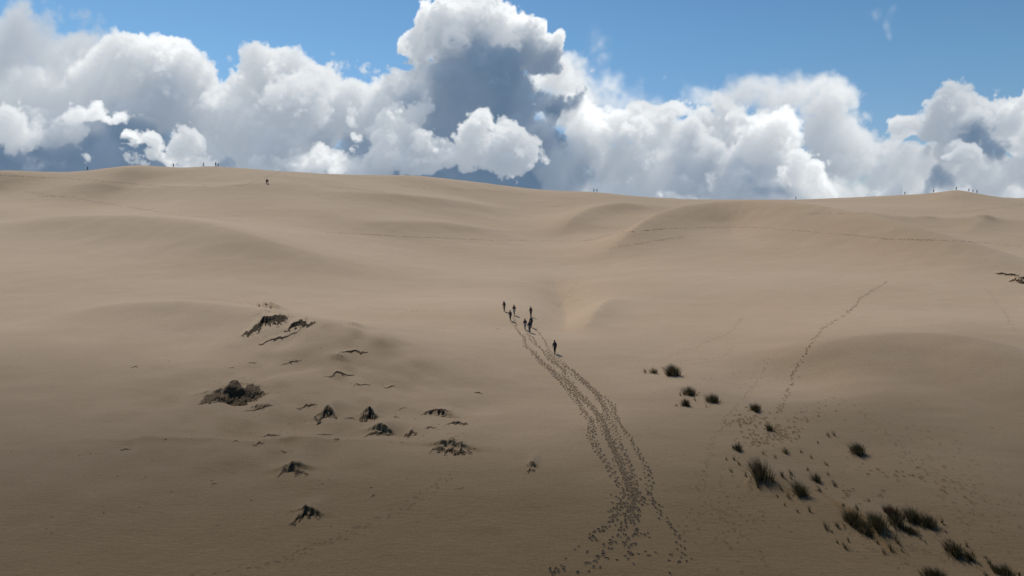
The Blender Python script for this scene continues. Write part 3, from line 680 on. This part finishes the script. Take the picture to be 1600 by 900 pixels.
for a in [
 (418, 508, 62, 24, 'farthest left hummock, wide, with two dark hollows under a rounded top', 1.2, -.3, 2),
 (468, 512, 44, 16, 'low crumbling hummock touching the right end of the double-hollowed one', 1.3, .5, 1),
 (437, 529, 56, 7, 'thin dark ledge just below the farthest double-hollowed hummock', .8, .3, 1),
 (554, 552, 40, 8, 'small curved dark ledge alone, uppermost right of the hummock field', .8, .0, 1),
 (530, 585, 42, 8, 'flat dark wedge hummock below the small curved ledge', .7, .4, 1),
 (362, 625, 92, 38, 'largest hummock, a tall dark pyramid of bare soil', .9, .0, 1),
 (403, 641, 42, 11, 'dark slanting slab at the lower right foot of the largest hummock', .8, .4, 1),
 (480, 637, 30, 11, 'small dark hummock between the largest hummock and the ragged one beside it', 1.2, .3, 1),
 (509, 653, 30, 20, 'ragged dark hummock near the middle of the field with sand behind it', 1.2, .4, 1),
 (548, 654, 18, 6, 'tiny flat soil lump just left of the upright dark hummock', 1.2, .0, 1),
 (576, 655, 24, 21, 'upright dark hummock with a torn narrow top', 1.3, .4, 1),
 (593, 679, 40, 14, 'smooth slanting dark slab with a clean curved upper edge', .5, -.3, 1),
 (703, 706, 60, 22, 'grey crumbly hummock of loose broken soil at the right end of the field', 1.6, .1, 3),
 (682, 644, 44, 9, 'curved thin ledge above the grey crumbly hummock, left half of the arc', 1.0, .0, 1),
 (715, 663, 30, 12, 'dark broken ledge above the grey crumbly hummock, right half of the arc', 1.3, .2, 1),
 (642, 680, 18, 14, 'little notched soil lump left of the grey crumbly hummock', 1.4, .3, 1),
 (424, 682, 26, 9, 'small dark soil cushion below the slab of the largest hummock', 1.0, .3, 1),
 (459, 742, 40, 20, 'dark undercut hummock at the foot of the long smooth sand tail', .7, -.2, 1),
 (478, 812, 44, 20, 'nearest dark hummock, ragged, with a short sand tail', 1.2, .3, 1),
 (830, 737, 14, 11, 'lone dark soil knob on smooth sand left of the fresh tracks', 1.2, .0, 1),
 (455, 566, 32, 5, 'faint broken soil rim between the farthest and the largest hummocks', 1.3, .2, 1),
 (566, 601, 26, 6, 'low dark soil streak below the flat wedge hummock', 1.1, .0, 1),
 (609, 606, 22, 5, 'short thin soil streak right of the low dark streak', 1.0, .3, 1),
 (393, 567, 16, 4, 'short faint soil streak above the largest hummock', 1.1, .0, 1),
 (361, 575, 10, 4, 'tiny dark fleck just above the peak of the largest hummock', 1.0, .0, 1),
 (507, 680, 30, 6, 'thin arched soil streak below the ragged hummock near the middle', .9, .0, 1),
 (527, 688, 12, 6, 'small pointed soil lump at the right tip of the thin arched streak', 1.2, .2, 1),
 (404, 695, 16, 8, 'small crumbled lump just below the dark soil cushion', 1.4, .0, 1),
 (367, 691, 14, 5, 'low speckled soil rim on the faint horizontal line left of the crumbled lump', 1.2, .0, 1),
 (629, 639, 14, 4, 'small dark fleck left of the arc of thin ledges', 1.1, .0, 1),
 (673, 669, 16, 9, 'ragged little lump between the arc and the grey crumbly hummock', 1.5, .0, 1),
 (716, 763, 16, 4, 'slim low soil streak alone right of the faint double track', 1.0, .3, 1),
 (742, 704, 9, 4, 'rightmost tiny lump past the grey crumbly hummock', 1.0, .0, 1),
 (620, 652, 12, 5, 'small dark crumb right of the upright dark hummock', 1.2, .0, 1),
 (445, 706, 16, 6, 'dark crumb above the start of the long smooth sand tail', 1.2, .0, 1),
 (210, 574, 12, 5, 'tiny solitary dark lump high on the left flat', 1.0, .0, 1),
 (196, 703, 14, 9, 'small dark lump sitting on the faint horizontal line at left', 1.2, .0, 1),
 (334, 756, 14, 5, 'small dark lump on the lower left flat', 1.0, .2, 1),
 (583, 777, 9, 6, 'tiny round dark lump right of the nearest ragged hummock', 1.0, .0, 1),
 (748, 614, 16, 5, 'small slanting dark streak alone above the arc of ledges', .9, .2, 1),
 (778, 514, 9, 2.5, 'tiny dark streak on the sand left of the walking group', .8, .0, 1)]:
    hummock(a[0], a[1], a[2], a[3], a[4], a[5], a[6], a[7], bare={'larg': 1.7, 'upri': 1.3}.get(a[4][:4], .62))
hummock(1583, 431, 44, 7, 'dark broken soil ledge at the right edge of the dunes', 1.4, .2, 2, group='soil remnants at the right edge')
hummock(1596, 441, 26, 13, 'reddish brown root mound at the right edge of the dunes', 1.6, .0, 1, group='soil remnants at the right edge', name='root_mound', cat='mound')

crumbs('soil_litter', foot_litter, m_crumb, 'fine dark soil litter fallen round the hummocks')

# ------------------------------------------------------------------ marram grass
def grass_mat(name, c0, c1, c2):
    m, t, b = new_mat(name); a = node(t, 'ShaderNodeAttribute', attribute_name='tone')
    t.links.new(ramp(t, a.outputs['Fac'], [(0, c0), (.6, c1), (1, c2)]), b.inputs['Base Color'])
    b.inputs['Roughness'].default_value = .6; b.inputs['Specular IOR Level'].default_value = .25
    tr = node(t, 'ShaderNodeBsdfTranslucent'); mx = node(t, 'ShaderNodeMixShader'); mx.inputs[0].default_value = .15
    t.links.new(ramp(t, a.outputs['Fac'], [(0, c0), (.6, c1), (1, c2)]), tr.inputs[0])
    o = t.nodes['Material Output']; t.links.new(b.outputs[0], mx.inputs[1]); t.links.new(tr.outputs[0], mx.inputs[2]); t.links.new(mx.outputs[0], o.inputs[0]); return m
m_grass = grass_mat('marram_green', (.030, .026, .011), (.062, .052, .023), (.165, .130, .062))
m_straw = grass_mat('dry_straw', (.10, .075, .038), (.20, .155, .08), (.32, .26, .15))
m_red = grass_mat('brown_dead_grass', (.045, .025, .014), (.085, .045, .026), (.16, .10, .055))
def blades(name, X, Y, rad_x, rad_y, ht, n, mat, lean=(-.17, .05), spread=.55, seed=0, wid=.018, parent=None, fill=1.0):
    r = np.random.default_rng(seed + 5); ang = r.uniform(0, 2 * math.pi, n); q = np.sqrt(r.uniform(0, 1, n)) * fill
    irr = .72 + .42 * np.sin(ang * 3 + seed) + .26 * np.sin(ang * 7 + seed * 2)
    bx = np.cos(ang) * q * rad_x * irr * .55; by = np.sin(ang) * q * rad_y * irr * .55
    L_ = ht * r.uniform(.45, 1.1, n) * (1.05 - .35 * q)
    tilt = spread * q * r.uniform(.5, 1.3, n) + r.normal(0, .08, n)
    dx = np.cos(ang) * tilt + lean[0] + r.normal(0, .07, n); dy = np.sin(ang) * tilt + lean[1] + r.normal(0, .07, n)
    ba = r.uniform(0, math.pi, n); wx, wy = np.cos(ba) * wid, np.sin(ba) * wid
    V_ = []; K = [(0, 1.0, 0), (.5, .8, .42), (1.0, .12, 1.0)]
    for (tt, w_, bend) in K:
        cx_ = bx + dx * L_ * (tt * .55 + .45 * bend * tt * 1.5); cy_ = by + dy * L_ * (tt * .55 + .45 * bend * tt * 1.5)
        cz_ = L_ * tt * (1 - .22 * tt * np.minimum(np.hypot(dx, dy), 1.2))
        for s_ in (-1, 1): V_.append(np.stack([cx_ + s_ * wx * w_, cy_ + s_ * wy * w_, cz_], -1))
    V_ = np.stack(V_, 1); g0 = Hg(X + V_[:, 0, 0], Y + V_[:, 0, 1]) - Hg(X, Y) - .03
    V_[..., 2] += g0[:, None]
    q4 = np.array([[0, 1, 3, 2], [2, 3, 5, 4]]); Fb = (q4[None] + (np.arange(n) * 6)[:, None, None]).reshape(-1, 4)
    tone = np.repeat(r.uniform(0, 1, n) ** 1.5, 6)
    o = link(bpy.data.objects.new(name, mesh_np(name, V_.reshape(-1, 3), Fb, mat, smooth=False, attrs={'tone': tone})))
    if parent: o.parent = parent
    else: o.location = (X, Y, float(Hg(X, Y)))
    return o
def tussock(px, py, w, h, label, kind='green', dens=1.0, group='marram grass tussocks'):
    """px, py = middle of the foot in the photo, w x h its size there"""
    X, Y, Z = (float(v[0]) for v in cast(px, py)); s_ = Y / F_PX; W_ = w * s_; ht = max(h * s_ * .98, .3)
    if w > 15: ht = min(ht, .75 + .5 * W_)
    W_ *= .88 if w > 15 else 1.15
    dep = min(W_ * 1.0, max(h * s_ * .9, .3)); n = int(np.clip(300 * W_ * dens, 10, 900)); sd = int(px * 3 + py)
    mat = {'green': m_grass, 'straw': m_straw, 'red': m_red}[kind]
    small = w < 15
    o = blades('grass_tussock' if not small else 'grass_sprig', X, Y, W_ * (.42 if small else .68), dep, ht, n if not small else int(10 + 2.2 * w), mat, seed=sd, spread=.22 if small else .42, wid=.011)
    tag(o, label, 'grass', group if not small else ('wispy sprigs between the tussocks' if label.startswith('short wispy') else 'thin grass sprigs'))
    if w > 22 and kind == 'green':
        blades('dry_stalks', X, Y, W_ * .85, dep, ht * .95, int(n * .2), m_straw, seed=sd + 9, spread=.7, parent=o)
    return o
T6 = lambda X, Y: (980 + X / 2.5, 540 + Y / 2.5)
for a in [
 (1052, 586, 30, 22, 'dense round dark green tussock, farthest of the grass patch', 'green', 1.5),
 (1022, 583, 20, 12, 'sparse yellowish tussock touching the left of the farthest dark tussock', 'straw', .6),
 (1008, 582, 14, 10, 'very thin yellow grass wisps at the far left end of the grass patch', 'straw', .5),
 (1078, 617, 28, 17, 'loose olive tussock right above the small round one in the far trio', 'green', 1),
 (1072, 634, 20, 15, 'small round tussock lowest left in the far trio', 'green', 1.2),
 (1114, 628, 31, 17, 'wide low feathery tussock on the right of the far trio', 'green', 1),
 (1181, 642, 22, 16, 'dark square-topped tussock above the trampled sand', 'green', 1.5),
 (1203, 673, 18, 16, 'leaning olive tussock in the middle of the trampled sand', 'green', .8),
 (1154, 704, 15, 15, 'small dark tussock at the left end of the trampled sand', 'green', 1.2),
 (1189, 746, 40, 38, 'big bushy dark tussock standing left of the middle', 'green', 1.2),
 (1228, 708, 18, 12, 'thin yellowish tussock right above the big bushy one', 'straw', .6),
 (1251, 773, 30, 27, 'dark split tussock lower right of the big bushy one', 'green', 1.2),
 (1276, 752, 22, 17, 'fan-shaped tussock right of the split one', 'green', .9),
 (1341, 709, 27, 22, 'solitary round black-green bush tussock on open sand', 'green', 1.8),
 (1332, 818, 34, 30, 'left end tussock of the long dark grass thicket', 'green', 1.1),
 (1352, 832, 26, 26, 'lower tussock hanging from the left end of the thicket', 'green', 1.1),
 (1372, 824, 36, 30, 'second dark tussock from the left in the long thicket', 'green', 1.3),
 (1395, 806, 42, 22, 'reddish brown dead grass tussock crowning the long thicket', 'red', 1.3),
 (1402, 820, 30, 24, 'dark tussock right under the reddish brown grass', 'green', 1.3),
 (1428, 815, 36, 28, 'broad dark tussock just right of the reddish brown grass', 'green', 1.4),
 (1452, 822, 32, 24, 'right end tussock of the long dark grass thicket', 'green', 1.3),
 (1424, 832, 30, 14, 'sparse tussock under the right half of the thicket', 'green', .8),
 (1492, 866, 34, 28, 'bulky dark tussock below the thicket near the right edge', 'green', 1.5),
 (1515, 874, 20, 18, 'narrow tussock trailing to the lower right of the bulky one', 'green', 1.1),
 (1460, 905, 52, 24, 'wide dark tussock cut by the bottom edge of the photo', 'green', 1.3),
 (1572, 900, 28, 24, 'dark tussock in the bottom right corner', 'green', 1.3),
 (1555, 892, 18, 16, 'smaller tussock just left of the corner tussock', 'green', 1.0)]:
    tussock(*a)
for a in [
 (*T6(208, 196), 7, 10, 'dark sprig left of the loose olive tussock'), (*T6(192, 236), 9, 6, 'tiny sprig left of the small round tussock'),
 (*T6(388, 446), 5, 8, 'leftmost short sprig beside the big bushy tussock'), (*T6(418, 448), 8, 11, 'two-bladed sprig upper left of the big bushy tussock'),
 (*T6(438, 466), 8, 10, 'bent sprig between the two-bladed sprig and the big bushy tussock'), (*T6(408, 494), 9, 10, 'pale thin sprig lower left of the big bushy tussock'),
 (*T6(464, 512), 8, 15, 'tall sprig against the left side of the big bushy tussock'), (*T6(512, 556), 8, 14, 'lone sprig hanging below the big bushy tussock'),
 (*T6(533, 424), 9, 10, 'faint sprig on the lower rim of the trampled sand'), (*T6(680, 418), 8, 8, 'small pale sprig right of the thin yellowish tussock'),
 (*T6(746, 382), 4, 7, 'single short blade tuft left below the paired sprigs'), (*T6(785, 354), 8, 11, 'left one of the paired sprigs near the solitary round bush'),
 (*T6(808, 352), 9, 13, 'right one of the paired sprigs near the solitary round bush'), (*T6(777, 466), 7, 11, 'lone sprig on open sand below the solitary round bush'),
 (*T6(608, 515), 14, 17, 'rounded brown sprig left of the twin-tipped sprig'), (*T6(642, 505), 13, 15, 'twin-tipped sprig left of the fan-shaped tussock'),
 (*T6(810, 548), 12, 15, 'forked sprig right of the fan-shaped tussock'), (*T6(752, 570), 8, 13, 'thin sprig under the fan-shaped tussock'),
 (*T6(600, 560), 12, 14, 'pale sprig left of the split tussock'), (*T6(630, 594), 12, 16, 'tall pale sprig under the left side of the split tussock'),
 (*T6(587, 590), 5, 6, 'tiny sprig farthest left below the big bushy tussock'), (*T6(714, 650), 8, 17, 'upright dark sprig alone below the split tussock'),
 (*T6(944, 608), 6, 8, 'small sprig above the left end of the thicket'), (*T6(898, 640), 11, 14, 'pointed sprig rising over the left end of the thicket'),
 (*T6(780, 718), 14, 19, 'dark curved sprig left of the thicket'), (*T6(822, 710), 13, 16, 'thin double sprig between the curved sprig and the thicket'),
 (*T6(1232, 696), 10, 15, 'dark sprig at the right tip of the thicket'), (*T6(822, 772), 5, 9, 'single leaning blade tuft left of the low clump'),
 (*T6(854, 794), 14, 16, 'low fan sprig below the dark curved sprig'), (*T6(1005, 812), 14, 13, 'bushy sprig lowest under the middle of the thicket'),
 (*T6(1030, 800), 13, 20, 'tall sprig right of the bushy lowest sprig'), (*T6(1056, 772), 12, 18, 'sprig close under the middle of the thicket'),
 (*T6(1092, 724), 12, 16, 'drooping sprig under the right half of the thicket'), (*T6(1328, 786), 6, 13, 'thin sprig over the right shoulder of the bulky tussock'),
 (*T6(1350, 818), 7, 13, 'short sprig right of the bulky tussock'), (*T6(1418, 858), 9, 14, 'dark sprig leading the row toward the bottom right corner'),
 (*T6(1404, 900), 12, 12, 'sprig on the bottom edge left of the corner tussocks'), (*T6(1530, 898), 8, 12, 'thin sprig on the bottom edge in the right corner')]:
    tussock(a[0], a[1], a[2], a[3], a[4], 'straw' if 'pale' in a[4] or 'faint' in a[4] else 'green')
for (px, py) in [(1146, 700), (1172, 728), (1212, 716), (1222, 744), (1236, 748), (1262, 735), (1208, 752), (1226, 790), (1246, 800), (1318, 790), (1300, 832), (1326, 846), (1372, 850), (1362, 838), (1438, 842), (1410, 862),
                 (1446, 848), (1478, 832), (1484, 846), (1540, 872), (1532, 884), (1386, 838), (1294, 742), (1268, 716), (1086, 626), (1044, 588), (1104, 636)]:
    tussock(px, py, random.uniform(5, 9), random.uniform(7, 11), 'short wispy sprig thinly scattered between the bigger grass tussocks', 'straw' if random.random() < .6 else 'green')
tussock(1600, 439, 20, 9, 'small rust brown dead grass on the root mound at the right edge', 'red', 1.2)

# ------------------------------------------------------------------ walkers
CM = {'black': plain('cloth_black', (.012, .012, .014)), 'navy': plain('cloth_navy', (.012, .018, .040)), 'brown': plain('cloth_brown', (.045, .022, .015)),
      'maroon': plain('cloth_maroon', (.05, .010, .012)), 'grey': plain('cloth_grey', (.10, .10, .11)), 'pale': plain('cloth_pale_grey', (.32, .31, .30)), 'blue': plain('denim_blue', (.035, .055, .10)),
      'khaki': plain('cloth_khaki', (.20, .16, .10)), 'skin': plain('skin', (.40, .22, .15), .55), 'tan': plain('tanned_skin', (.20, .105, .065), .55),
      'shoe': plain('shoe_dark', (.02, .018, .016)), 'hairm': plain('hair_dark', (.014, .009, .006)), 'hairb': plain('hair_brown', (.06, .033, .016))}
def person(X, Y, heading, label, top='black', bottom='black', legs='skin', arms='skin', stride=.28, swing=.5, height=1.75, long_hair=False, shorts=False, elbow=.35, bend=.06, group=None, hair='hairm', pack=None, detail=True):
    """one continuous skinned figure; +Y local is the way it walks"""
    k = height * (1.06 if detail else .92) / 1.75; v = []; rad = []; ed = []; mt = []
    def P_(x, y, z, r, parent, m):
        v.append((x * k, y * k, z * k)); rad.append((r * k * (1.55 if r > .02 else 1), r * k * (1.4 if r > .02 else 1))); mt.append(m)
        if parent is not None: ed.append((parent, len(v) - 1))
        return len(v) - 1
    b_ = bend
    pel = P_(0, 0, .95, .135, None, 'bottom'); wai = P_(0, .01 + b_ * .3, 1.08, .118, pel, 'top'); che = P_(0, .02 + b_ * .8, 1.28, .150, wai, 'top')
    sho = P_(0, .02 + b_ * 1.2, 1.42, .11, che, 'top'); nek = P_(0, .03 + b_ * 1.5, 1.50, .058, sho, 'skin'); hd = P_(0, .05 + b_ * 1.8, 1.58, .078, nek, 'skin'); hd2 = P_(0, .06 + b_ * 1.9, 1.665, .092, hd, 'skin')
    nose = P_(0, .06 + b_ * 1.9 + .105, 1.615, .014, hd, 'skin') if detail else None
    for s in (-1, 1):
        ph = s * stride
        hip = P_(s * .10, 0, .90, .098, pel, 'bottom'); kn = P_(s * .105, ph * .62 + .05, .50 + (.03 if ph > 0 else 0), .062, hip, 'bottom')
        an = P_(s * .10, ph * 1.0 - .04, .10 + (.04 if ph < 0 else 0), .040, kn, 'leg'); fo = P_(s * .115, ph + .12, .045, .038, an, 'shoe')
        a = -s * swing
        sh = P_(s * .185, .02 + b_ * 1.1, 1.40, .060, sho, 'top'); el = P_(s * .245, .02 + b_ + a * .18, 1.13, .044, sh, 'arm')
        wr = P_(s * .25, .06 + b_ + a * .32 + elbow * .14, .90 + elbow * .10, .028, el, 'arm'); pm = P_(s * .248, .07 + b_ + a * .36 + elbow * .17, .83 + elbow * .11, .026, wr, 'hand')
        if detail:
            for q, (oy, ln) in enumerate(((-.028, .065), (-.009, .08), (.011, .075), (.030, .06))):
                f1 = P_(s * .246, .075 + b_ + a * .37 + elbow * .18 + oy, .80 + elbow * .115, .0095, pm, 'hand'); P_(s * .235, .085 + b_ + a * .38 + elbow * .2 + oy * 1.1, .80 - ln + elbow * .13, .008, f1, 'hand')
            th = P_(s * .222, .10 + b_ + a * .36 + elbow * .17, .825 + elbow * .11, .010, pm, 'hand'); P_(s * .215, .122 + b_ + a * .37 + elbow * .18, .785 + elbow * .12, .009, th, 'hand')
    me = bpy.data.meshes.new('body_cage'); me.from_pydata(v, ed, []); ob = link(bpy.data.objects.new('person', me))
    md = ob.modifiers.new('s', 'SKIN'); md.use_smooth_shade = True
    for i, sv in enumerate(me.skin_vertices[0].data): sv.radius = rad[i]; sv.use_root = (i == 0)
    sb = ob.modifiers.new('u', 'SUBSURF'); sb.levels = 1; sb.render_levels = 1
    dg = bpy.context.evaluated_depsgraph_get(); fin = bpy.data.meshes.new_from_object(ob.evaluated_get(dg)); ob.modifiers.clear(); ob.data = fin; bpy.data.meshes.remove(me)
    fin.name = 'person_body'
    slots = {'top': CM[top], 'bottom': CM[bottom], 'leg': CM[legs if shorts else bottom], 'arm': CM[arms if arms in ('skin', 'tan') else top], 'hand': CM['tan'], 'shoe': CM['shoe'], 'skin': CM['tan']}
    names = list(slots); fin.materials.clear()
    for n_ in names: fin.materials.append(slots[n_])
    Va = np.array(v)
    for p in fin.polygons:
        c_ = np.array(p.center); j = int(np.argmin(((Va - c_) ** 2).sum(1) - 0 * Va[:, 0])); p.material_index = names.index(mt[j]); p.use_smooth = True
    # hair: a shell over the crown, longer at the back when the hair is long
    hb = bmesh.new(); bmesh.ops.create_icosphere(hb, subdivisions=3, radius=.112 * k, matrix=Matrix.Translation((0, (.035 + b_ * 1.9) * k, 1.69 * k)))
    for q in hb.verts:
        if long_hair and q.co.z < 1.66 * k and q.co.y < (.03 + b_ * 1.9) * k: q.co.z -= .16 * k; q.co.x *= .85
    bmesh.ops.delete(hb, geom=[q for q in hb.verts if q.co.y > (.075 + b_ * 1.9) * k and q.co.z < 1.70 * k], context='VERTS')
    hm = bpy.data.meshes.new('hair'); hb.to_mesh(hm); hb.free(); hm.materials.append(CM[hair]); ho = link(bpy.data.objects.new('hair', hm)); ho.parent = ob
    for p in hm.polygons: p.use_smooth = True
    if pack:
        pb = bmesh.new(); bmesh.ops.create_cube(pb, size=1); 
        for q in pb.verts: q.co = Vector((q.co.x * .30 * k, q.co.y * .16 * k - .19 * k + b_ * .8, q.co.z * .44 * k + 1.24 * k))
        bmesh.ops.bevel(pb, geom=pb.edges[:], offset=.05 * k, segments=3, affect='EDGES')
        pm_ = bpy.data.meshes.new('backpack'); pb.to_mesh(pm_); pb.free(); pm_.materials.append(CM[pack]); po = link(bpy.data.objects.new('backpack', pm_)); po.parent = ob
    zmin = min(q.co.z for q in fin.vertices)
    ob.location = (X, Y, float(Hg(X, Y)) - zmin - .015); ob.rotation_euler = (0, 0, -heading)
    return tag(ob, label, 'person', group)
G1 = 'people walking up the dune in a loose group'
for (px, py, hd_, lb, kw) in [
 (788, 486.5, -.45, 'person leading the group at far left, dark top and pale legs, seen from behind', dict(top='black', bottom='khaki', stride=.12, swing=.15)),
 (803.5, 492.5, -.35, 'person second from left at the head of the group, elbow bent outward, pale shorts', dict(top='brown', bottom='pale', shorts=True, stride=.2, elbow=.8, swing=.6)),
 (797.5, 501, -.4, 'person in all dark clothes just below the two leaders, one arm bent', dict(top='black', bottom='navy', stride=.25, elbow=.7, long_hair=True, height=1.68)),
 (829.5, 494.5, -.2, 'slim person walking alone at the upper right of the group', dict(top='maroon', bottom='black', stride=.15, height=1.66, swing=.5, long_hair=True)),
 (820.5, 515, -.25, 'person in black top and light grey trousers, left of the close pair', dict(top='black', bottom='pale', stride=.14, height=1.72)),
 (830.3, 511.5, -.3, 'person half hidden behind another in the close pair, leaning forward', dict(top='black', bottom='brown', stride=.3, bend=.14, pack='black')),
 (827.5, 519.5, -.2, 'nearer person of the close pair, dark jacket and blue trousers', dict(top='navy', bottom='blue', arms='cloth', stride=.16, height=1.80)),
 (867, 552.5, -.3, 'last person trailing alone nearest the camera, broad in all black clothes', dict(top='black', bottom='black', arms='cloth', stride=.2, height=1.84, swing=.3))]:
    X, Y, _ = cast(px, py); person(float(X[0]), float(Y[0]), hd_, lb, group=G1, **kw)
def skyline(px):
    u = (px - 800) / F_PX / cP; yy = np.linspace(200, 420, 900); e = (Hg(u * yy, yy) - CAM_Z) / yy; k = int(np.argmax(e)); return u * yy[k], yy[k]
G2 = 'distant people on the skyline'
for (px, hd_, lb, kw) in [
 (149, 1.2, 'tiny person barely showing over the far left ridge', dict(top='black')),
 (281, .3, 'lone person standing on the left ridge, leftmost clear figure', dict(top='black', stride=.05)),
 (327, 1.4, 'person stepping along the left ridge between the lone one and the pair', dict(top='grey', stride=.25, bend=.1)),
 (346, .1, 'taller dark person of the pair on the left ridge', dict(top='black', stride=.06, height=1.82)),
 (349.6, .3, 'shorter person on the right of the left ridge pair', dict(top='navy', height=1.55, stride=.05)),
 (926, -.9, 'left walker of the pair on the middle ridge below the dark cloud', dict(top='black', stride=.3)),
 (930.8, -.8, 'right walker of the pair on the middle ridge below the dark cloud', dict(top='black', stride=.2)),
 (1237, 1.3, 'solitary walker on the low flat stretch of the skyline', dict(top='black', stride=.3)),
 (1404.5, 1.3, 'walker at the foot of the right-hand crest', dict(top='black', stride=.25, pack='black')),
 (1448.5, 1.3, 'walker with a pack climbing midway up the right-hand crest', dict(top='black', stride=.3, bend=.12, pack='navy')),
 (1483, 1.3, 'walker stepping onto the top of the right-hand crest', dict(top='black', stride=.3, bend=.1, pack='black')),
 (1502.5, 1.2, 'pale-clothed walker, left of the three on top of the right-hand crest', dict(top='grey', bottom='blue', stride=.2)),
 (1509, 1.4, 'shorter walker in the middle of the three on the right-hand crest', dict(top='navy', stride=.2, height=1.55)),
 (1515.5, -1.2, 'walker with a bulky pack, rightmost of all on the right-hand crest', dict(top='black', stride=.3, pack='black', bend=.1))]:
    X, Y = skyline(px); person(X, Y, hd_, lb, group=G2, bottom=kw.pop('bottom', 'black'), arms='cloth', detail=False, **kw)
for (px, py, hd_, lb, kw) in [
 (416.3, 287, .4, 'left person of the close dark couple standing below the left ridge', dict(top='black', stride=.05, height=1.8)),
 (418.6, 286.6, -.5, 'right person of the close dark couple below the left ridge, arm bent', dict(top='black', stride=.1, elbow=1, height=1.7))]:
    X, Y, _ = cast(px, py); person(float(X[0]), float(Y[0]), hd_, lb, group='couple standing below the left ridge', bottom='black', arms='cloth', detail=False, **kw)
